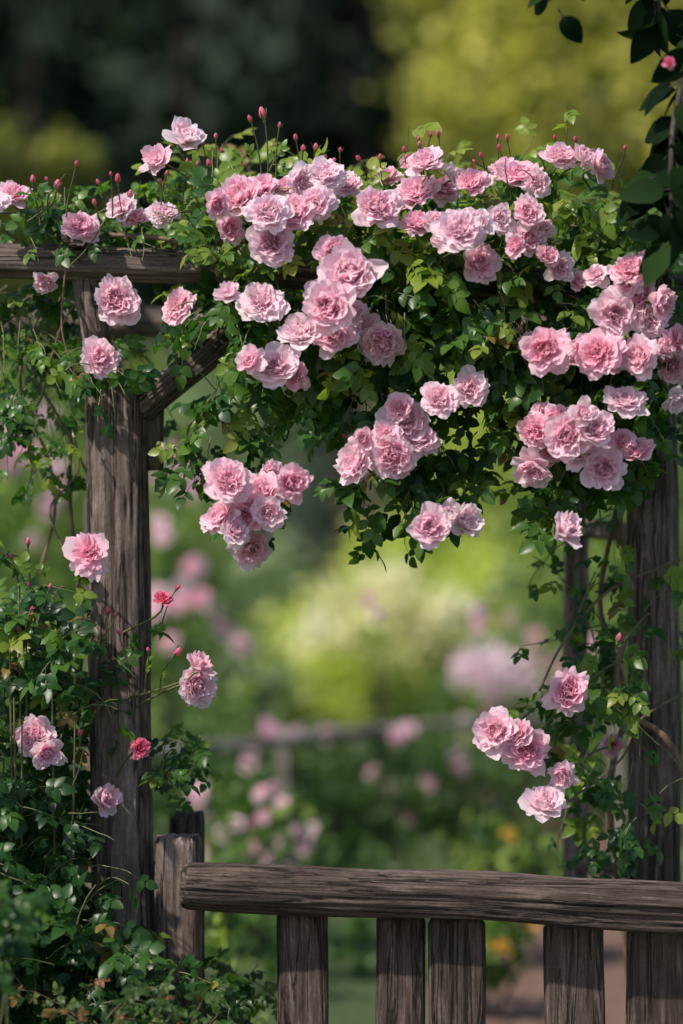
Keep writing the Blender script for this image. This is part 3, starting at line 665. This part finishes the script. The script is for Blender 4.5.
rf=empty("rustic_rail_fence")
ra,rb_=S(60,764,10.3),S(620,712,13.6)
GREY=wood_mat("silvered_wood",(0.14,0.12,0.10),(0.33,0.29,0.25),(0.48,0.43,0.38))
timber("rail",rf,ra,rb_,.055,.055,GREY,2.2,41,.015,seg=24,step=.1)
timber("rail_low",rf,ra-np.array([0,0,.38]),rb_-np.array([0,0,.38]),.04,.04,GREY,2.2,42,.015,seg=24,step=.1)
for k in range(4):
    p=ra+(rb_-ra)*(k/3.0)
    timber("rail_post_%d"%(k+1),rf,(p[0],p[1]+.08,-.1),(p[0],p[1]+.08,p[2]+.05),.06,.06,GREY,2.4,43+k,.006,seg=24,step=.08)

# overhanging tree at the right, broad leaves with silhouette shade put into their colour
BL=leaf_mat("broad_leaf",[(0,(.004,.011,.005)),(.5,(.008,.023,.008)),(1,(.035,.075,.015))],trans=.25,rough=.7,spec=.06)
tr=empty("overhanging_tree"); tb=Tubes()
tb.add(bez((2.3,-.5,-.1),(2.25,-.5,1.2),(2.35,-.45,2.4),(2.1,-.4,4.2),18),.13,.05,14)
brs=[((2.2,-.45,3.1),at(640,-110,-.5),at(668,60,-.5),at(672,232,-.5)),((2.2,-.45,3.2),at(700,-150,-.5),at(600,-120,-.5),at(552,-2,-.5)),((2.2,-.45,2.9),at(760,-60,-.45),at(705,60,-.45),at(690,215,-.45)),((2.2,-.45,3.4),at(640,-260,-.6),at(520,-220,-.6),at(400,-160,-.6)),((2.25,-.45,3.0),at(820,-90,-.4),at(780,60,-.3),at(760,220,-.3)),((2.2,-.45,3.15),at(700,-130,-.4),at(650,-60,-.4),at(660,20,-.4)),((2.2,-.45,2.95),at(740,40,-.42),at(690,110,-.42),at(650,185,-.42))]
Vs=[];Fs=[];Ts=[];n=0
for bi,(a0,b0,c0,d0) in enumerate(brs):
    pts=bez(a0,b0,c0,d0,26); tb.add(pts,.018 if bi<3 else .02,.0035,8)
    for i in range(5,26):
        for j in range(3 if bi in(0,2,4,6) else (2 if i>23 or bi!=1 else 1)):
            if bi==1 and i<=23 and pts[i][2]<2.9: continue
            l=random.uniform(.06,.105) if bi!=1 else random.uniform(.05,.07); V,F=leaflet(l,l*.33,8,.2,.35,.02)
            x=nrm(np.array([random.uniform(-1,.8),random.uniform(-.5,.4),random.uniform(-1.2,.0)])); N=nrm(np.array([.1,-.7,.5])+rnd(.4)); Y=nrm(np.cross(N,x)); Zz=np.cross(x,Y)
            base=pts[i]+rnd(.012); pe=base+x*.02
            tb.add([base,pe,pe+x*.01],.002,.0015,5)
            W=V@np.stack([x,Y,Zz],-1).T+pe
            Vs.append(W);Fs.append(F+n);n+=len(W);Ts.append(np.full(len(W),random.uniform(.1,.8)))
obj("leaves",mesh_np("broad_leaves",np.concatenate(Vs),np.concatenate(Fs),BL,{"tint":np.concatenate(Ts)}),tr)
obj("trunk_and_limbs",tb.mesh("overhang_wood",BARK),tr)
cloud("crown",tr,[((2.3,-.3,4.6),(1.2,1.2,1.0),2200,.4)],.1,BL)
M=Matrix.Translation(at(669,63,-.56))@Vector((-.2,-1,.2)).to_track_quat('Z','Y').to_matrix().to_4x4()@Matrix.Scale(.015,4)
obj("blossom",ROSE_DEEP,tr,mat=M)

# ---------------------------------------------------------------- ground and path
m,nt,out=new_mat("garden_ground"); L=nt.links.new
tc=nt.nodes.new("ShaderNodeTexCoord"); n1=nt.nodes.new("ShaderNodeTexNoise"); n1.inputs["Scale"].default_value=.9; n1.inputs["Detail"].default_value=8
n2=nt.nodes.new("ShaderNodeTexNoise"); n2.inputs["Scale"].default_value=30; n2.inputs["Detail"].default_value=8
L(tc.outputs["Object"],n1.inputs["Vector"]);L(tc.outputs["Object"],n2.inputs["Vector"])
mxn=nt.nodes.new("ShaderNodeMath"); mxn.operation='ADD'; h1=nt.nodes.new("ShaderNodeMath");h1.operation='MULTIPLY';h1.inputs[1].default_value=.4
L(n2.outputs[0],h1.inputs[0]); L(n1.outputs[0],mxn.inputs[0]); L(h1.outputs[0],mxn.inputs[1])
r=ramp(nt,mxn.outputs[0],[(.45,(.05,.035,.022)),(.65,(.04,.07,.02)),(.9,(.09,.13,.03))])
p=nt.nodes.new("ShaderNodeBsdfPrincipled"); p.inputs["Roughness"].default_value=.95; L(r.outputs[0],p.inputs["Base Color"])
bm=nt.nodes.new("ShaderNodeBump"); bm.inputs["Distance"].default_value=.03; L(n2.outputs[0],bm.inputs["Height"]); L(bm.outputs[0],p.inputs["Normal"]); L(p.outputs[0],out.inputs[0])
g=200
gv=[(-g+2*g*i/40,-g+2*g*j/40,0) for j in range(41) for i in range(41)]
gf=[(j*41+i,j*41+i+1,(j+1)*41+i+1,(j+1)*41+i) for j in range(40) for i in range(40)]
obj("ground",mesh_np("ground",gv,gf,m))
PATH=flat_mat("path_earth",(.15,.085,.062),.9,.35,14)
pv=[]
for i in range(31):
    yv=-7+i*.6; xc=.55+.25*math.sin(yv*.35)+max(0,yv-4)*.12
    for k in range(5): pv.append((xc+(k-2)*.24+.05*noise.noise(Vector((yv,k,0))),yv,.004))
pf=[(i*5+k,i*5+k+1,(i+1)*5+k+1,(i+1)*5+k) for i in range(30) for k in range(4)]
obj("path",mesh_np("path",pv,pf,PATH))

# ---------------------------------------------------------------- light, sky, camera
sd=Vector((-.60,-.46,.84)).normalized()
el=math.asin(sd.z); az=math.atan2(sd.x,sd.y)
w=bpy.data.worlds.new("World"); scene.world=w; w.use_nodes=True
nt=w.node_tree; bg=nt.nodes["Background"]; sky=nt.nodes.new("ShaderNodeTexSky"); sky.sky_type='NISHITA'; sky.sun_disc=False
sky.sun_elevation=el; sky.sun_rotation=az
nt.links.new(sky.outputs[0],bg.inputs[0]); bg.inputs[1].default_value=.15
sl=bpy.data.lights.new("sun",'SUN'); sl.energy=5.0; sl.angle=math.radians(1.0); sl.color=(1,.92,.80)
so=bpy.data.objects.new("sun",sl); coll.objects.link(so); so.rotation_euler=sd.to_track_quat('Z','Y').to_euler(); so.location=(0,0,12)
cd=bpy.data.cameras.new("camera"); co=bpy.data.objects.new("camera",cd); coll.objects.link(co)
co.location=(0,-CAM_D,EYE); co.rotation_euler=(math.pi/2,0,0)
cd.sensor_fit='VERTICAL'; cd.sensor_height=36; cd.lens=36*CAM_D/(1024/K); cd.clip_end=1000; cd.clip_start=.05
cd.dof.use_dof=True; cd.dof.focus_distance=CAM_D-.12; cd.dof.aperture_fstop=1.1
scene.camera=co
scene.view_settings.view_transform='Standard'; scene.view_settings.look='None'; scene.view_settings.exposure=0
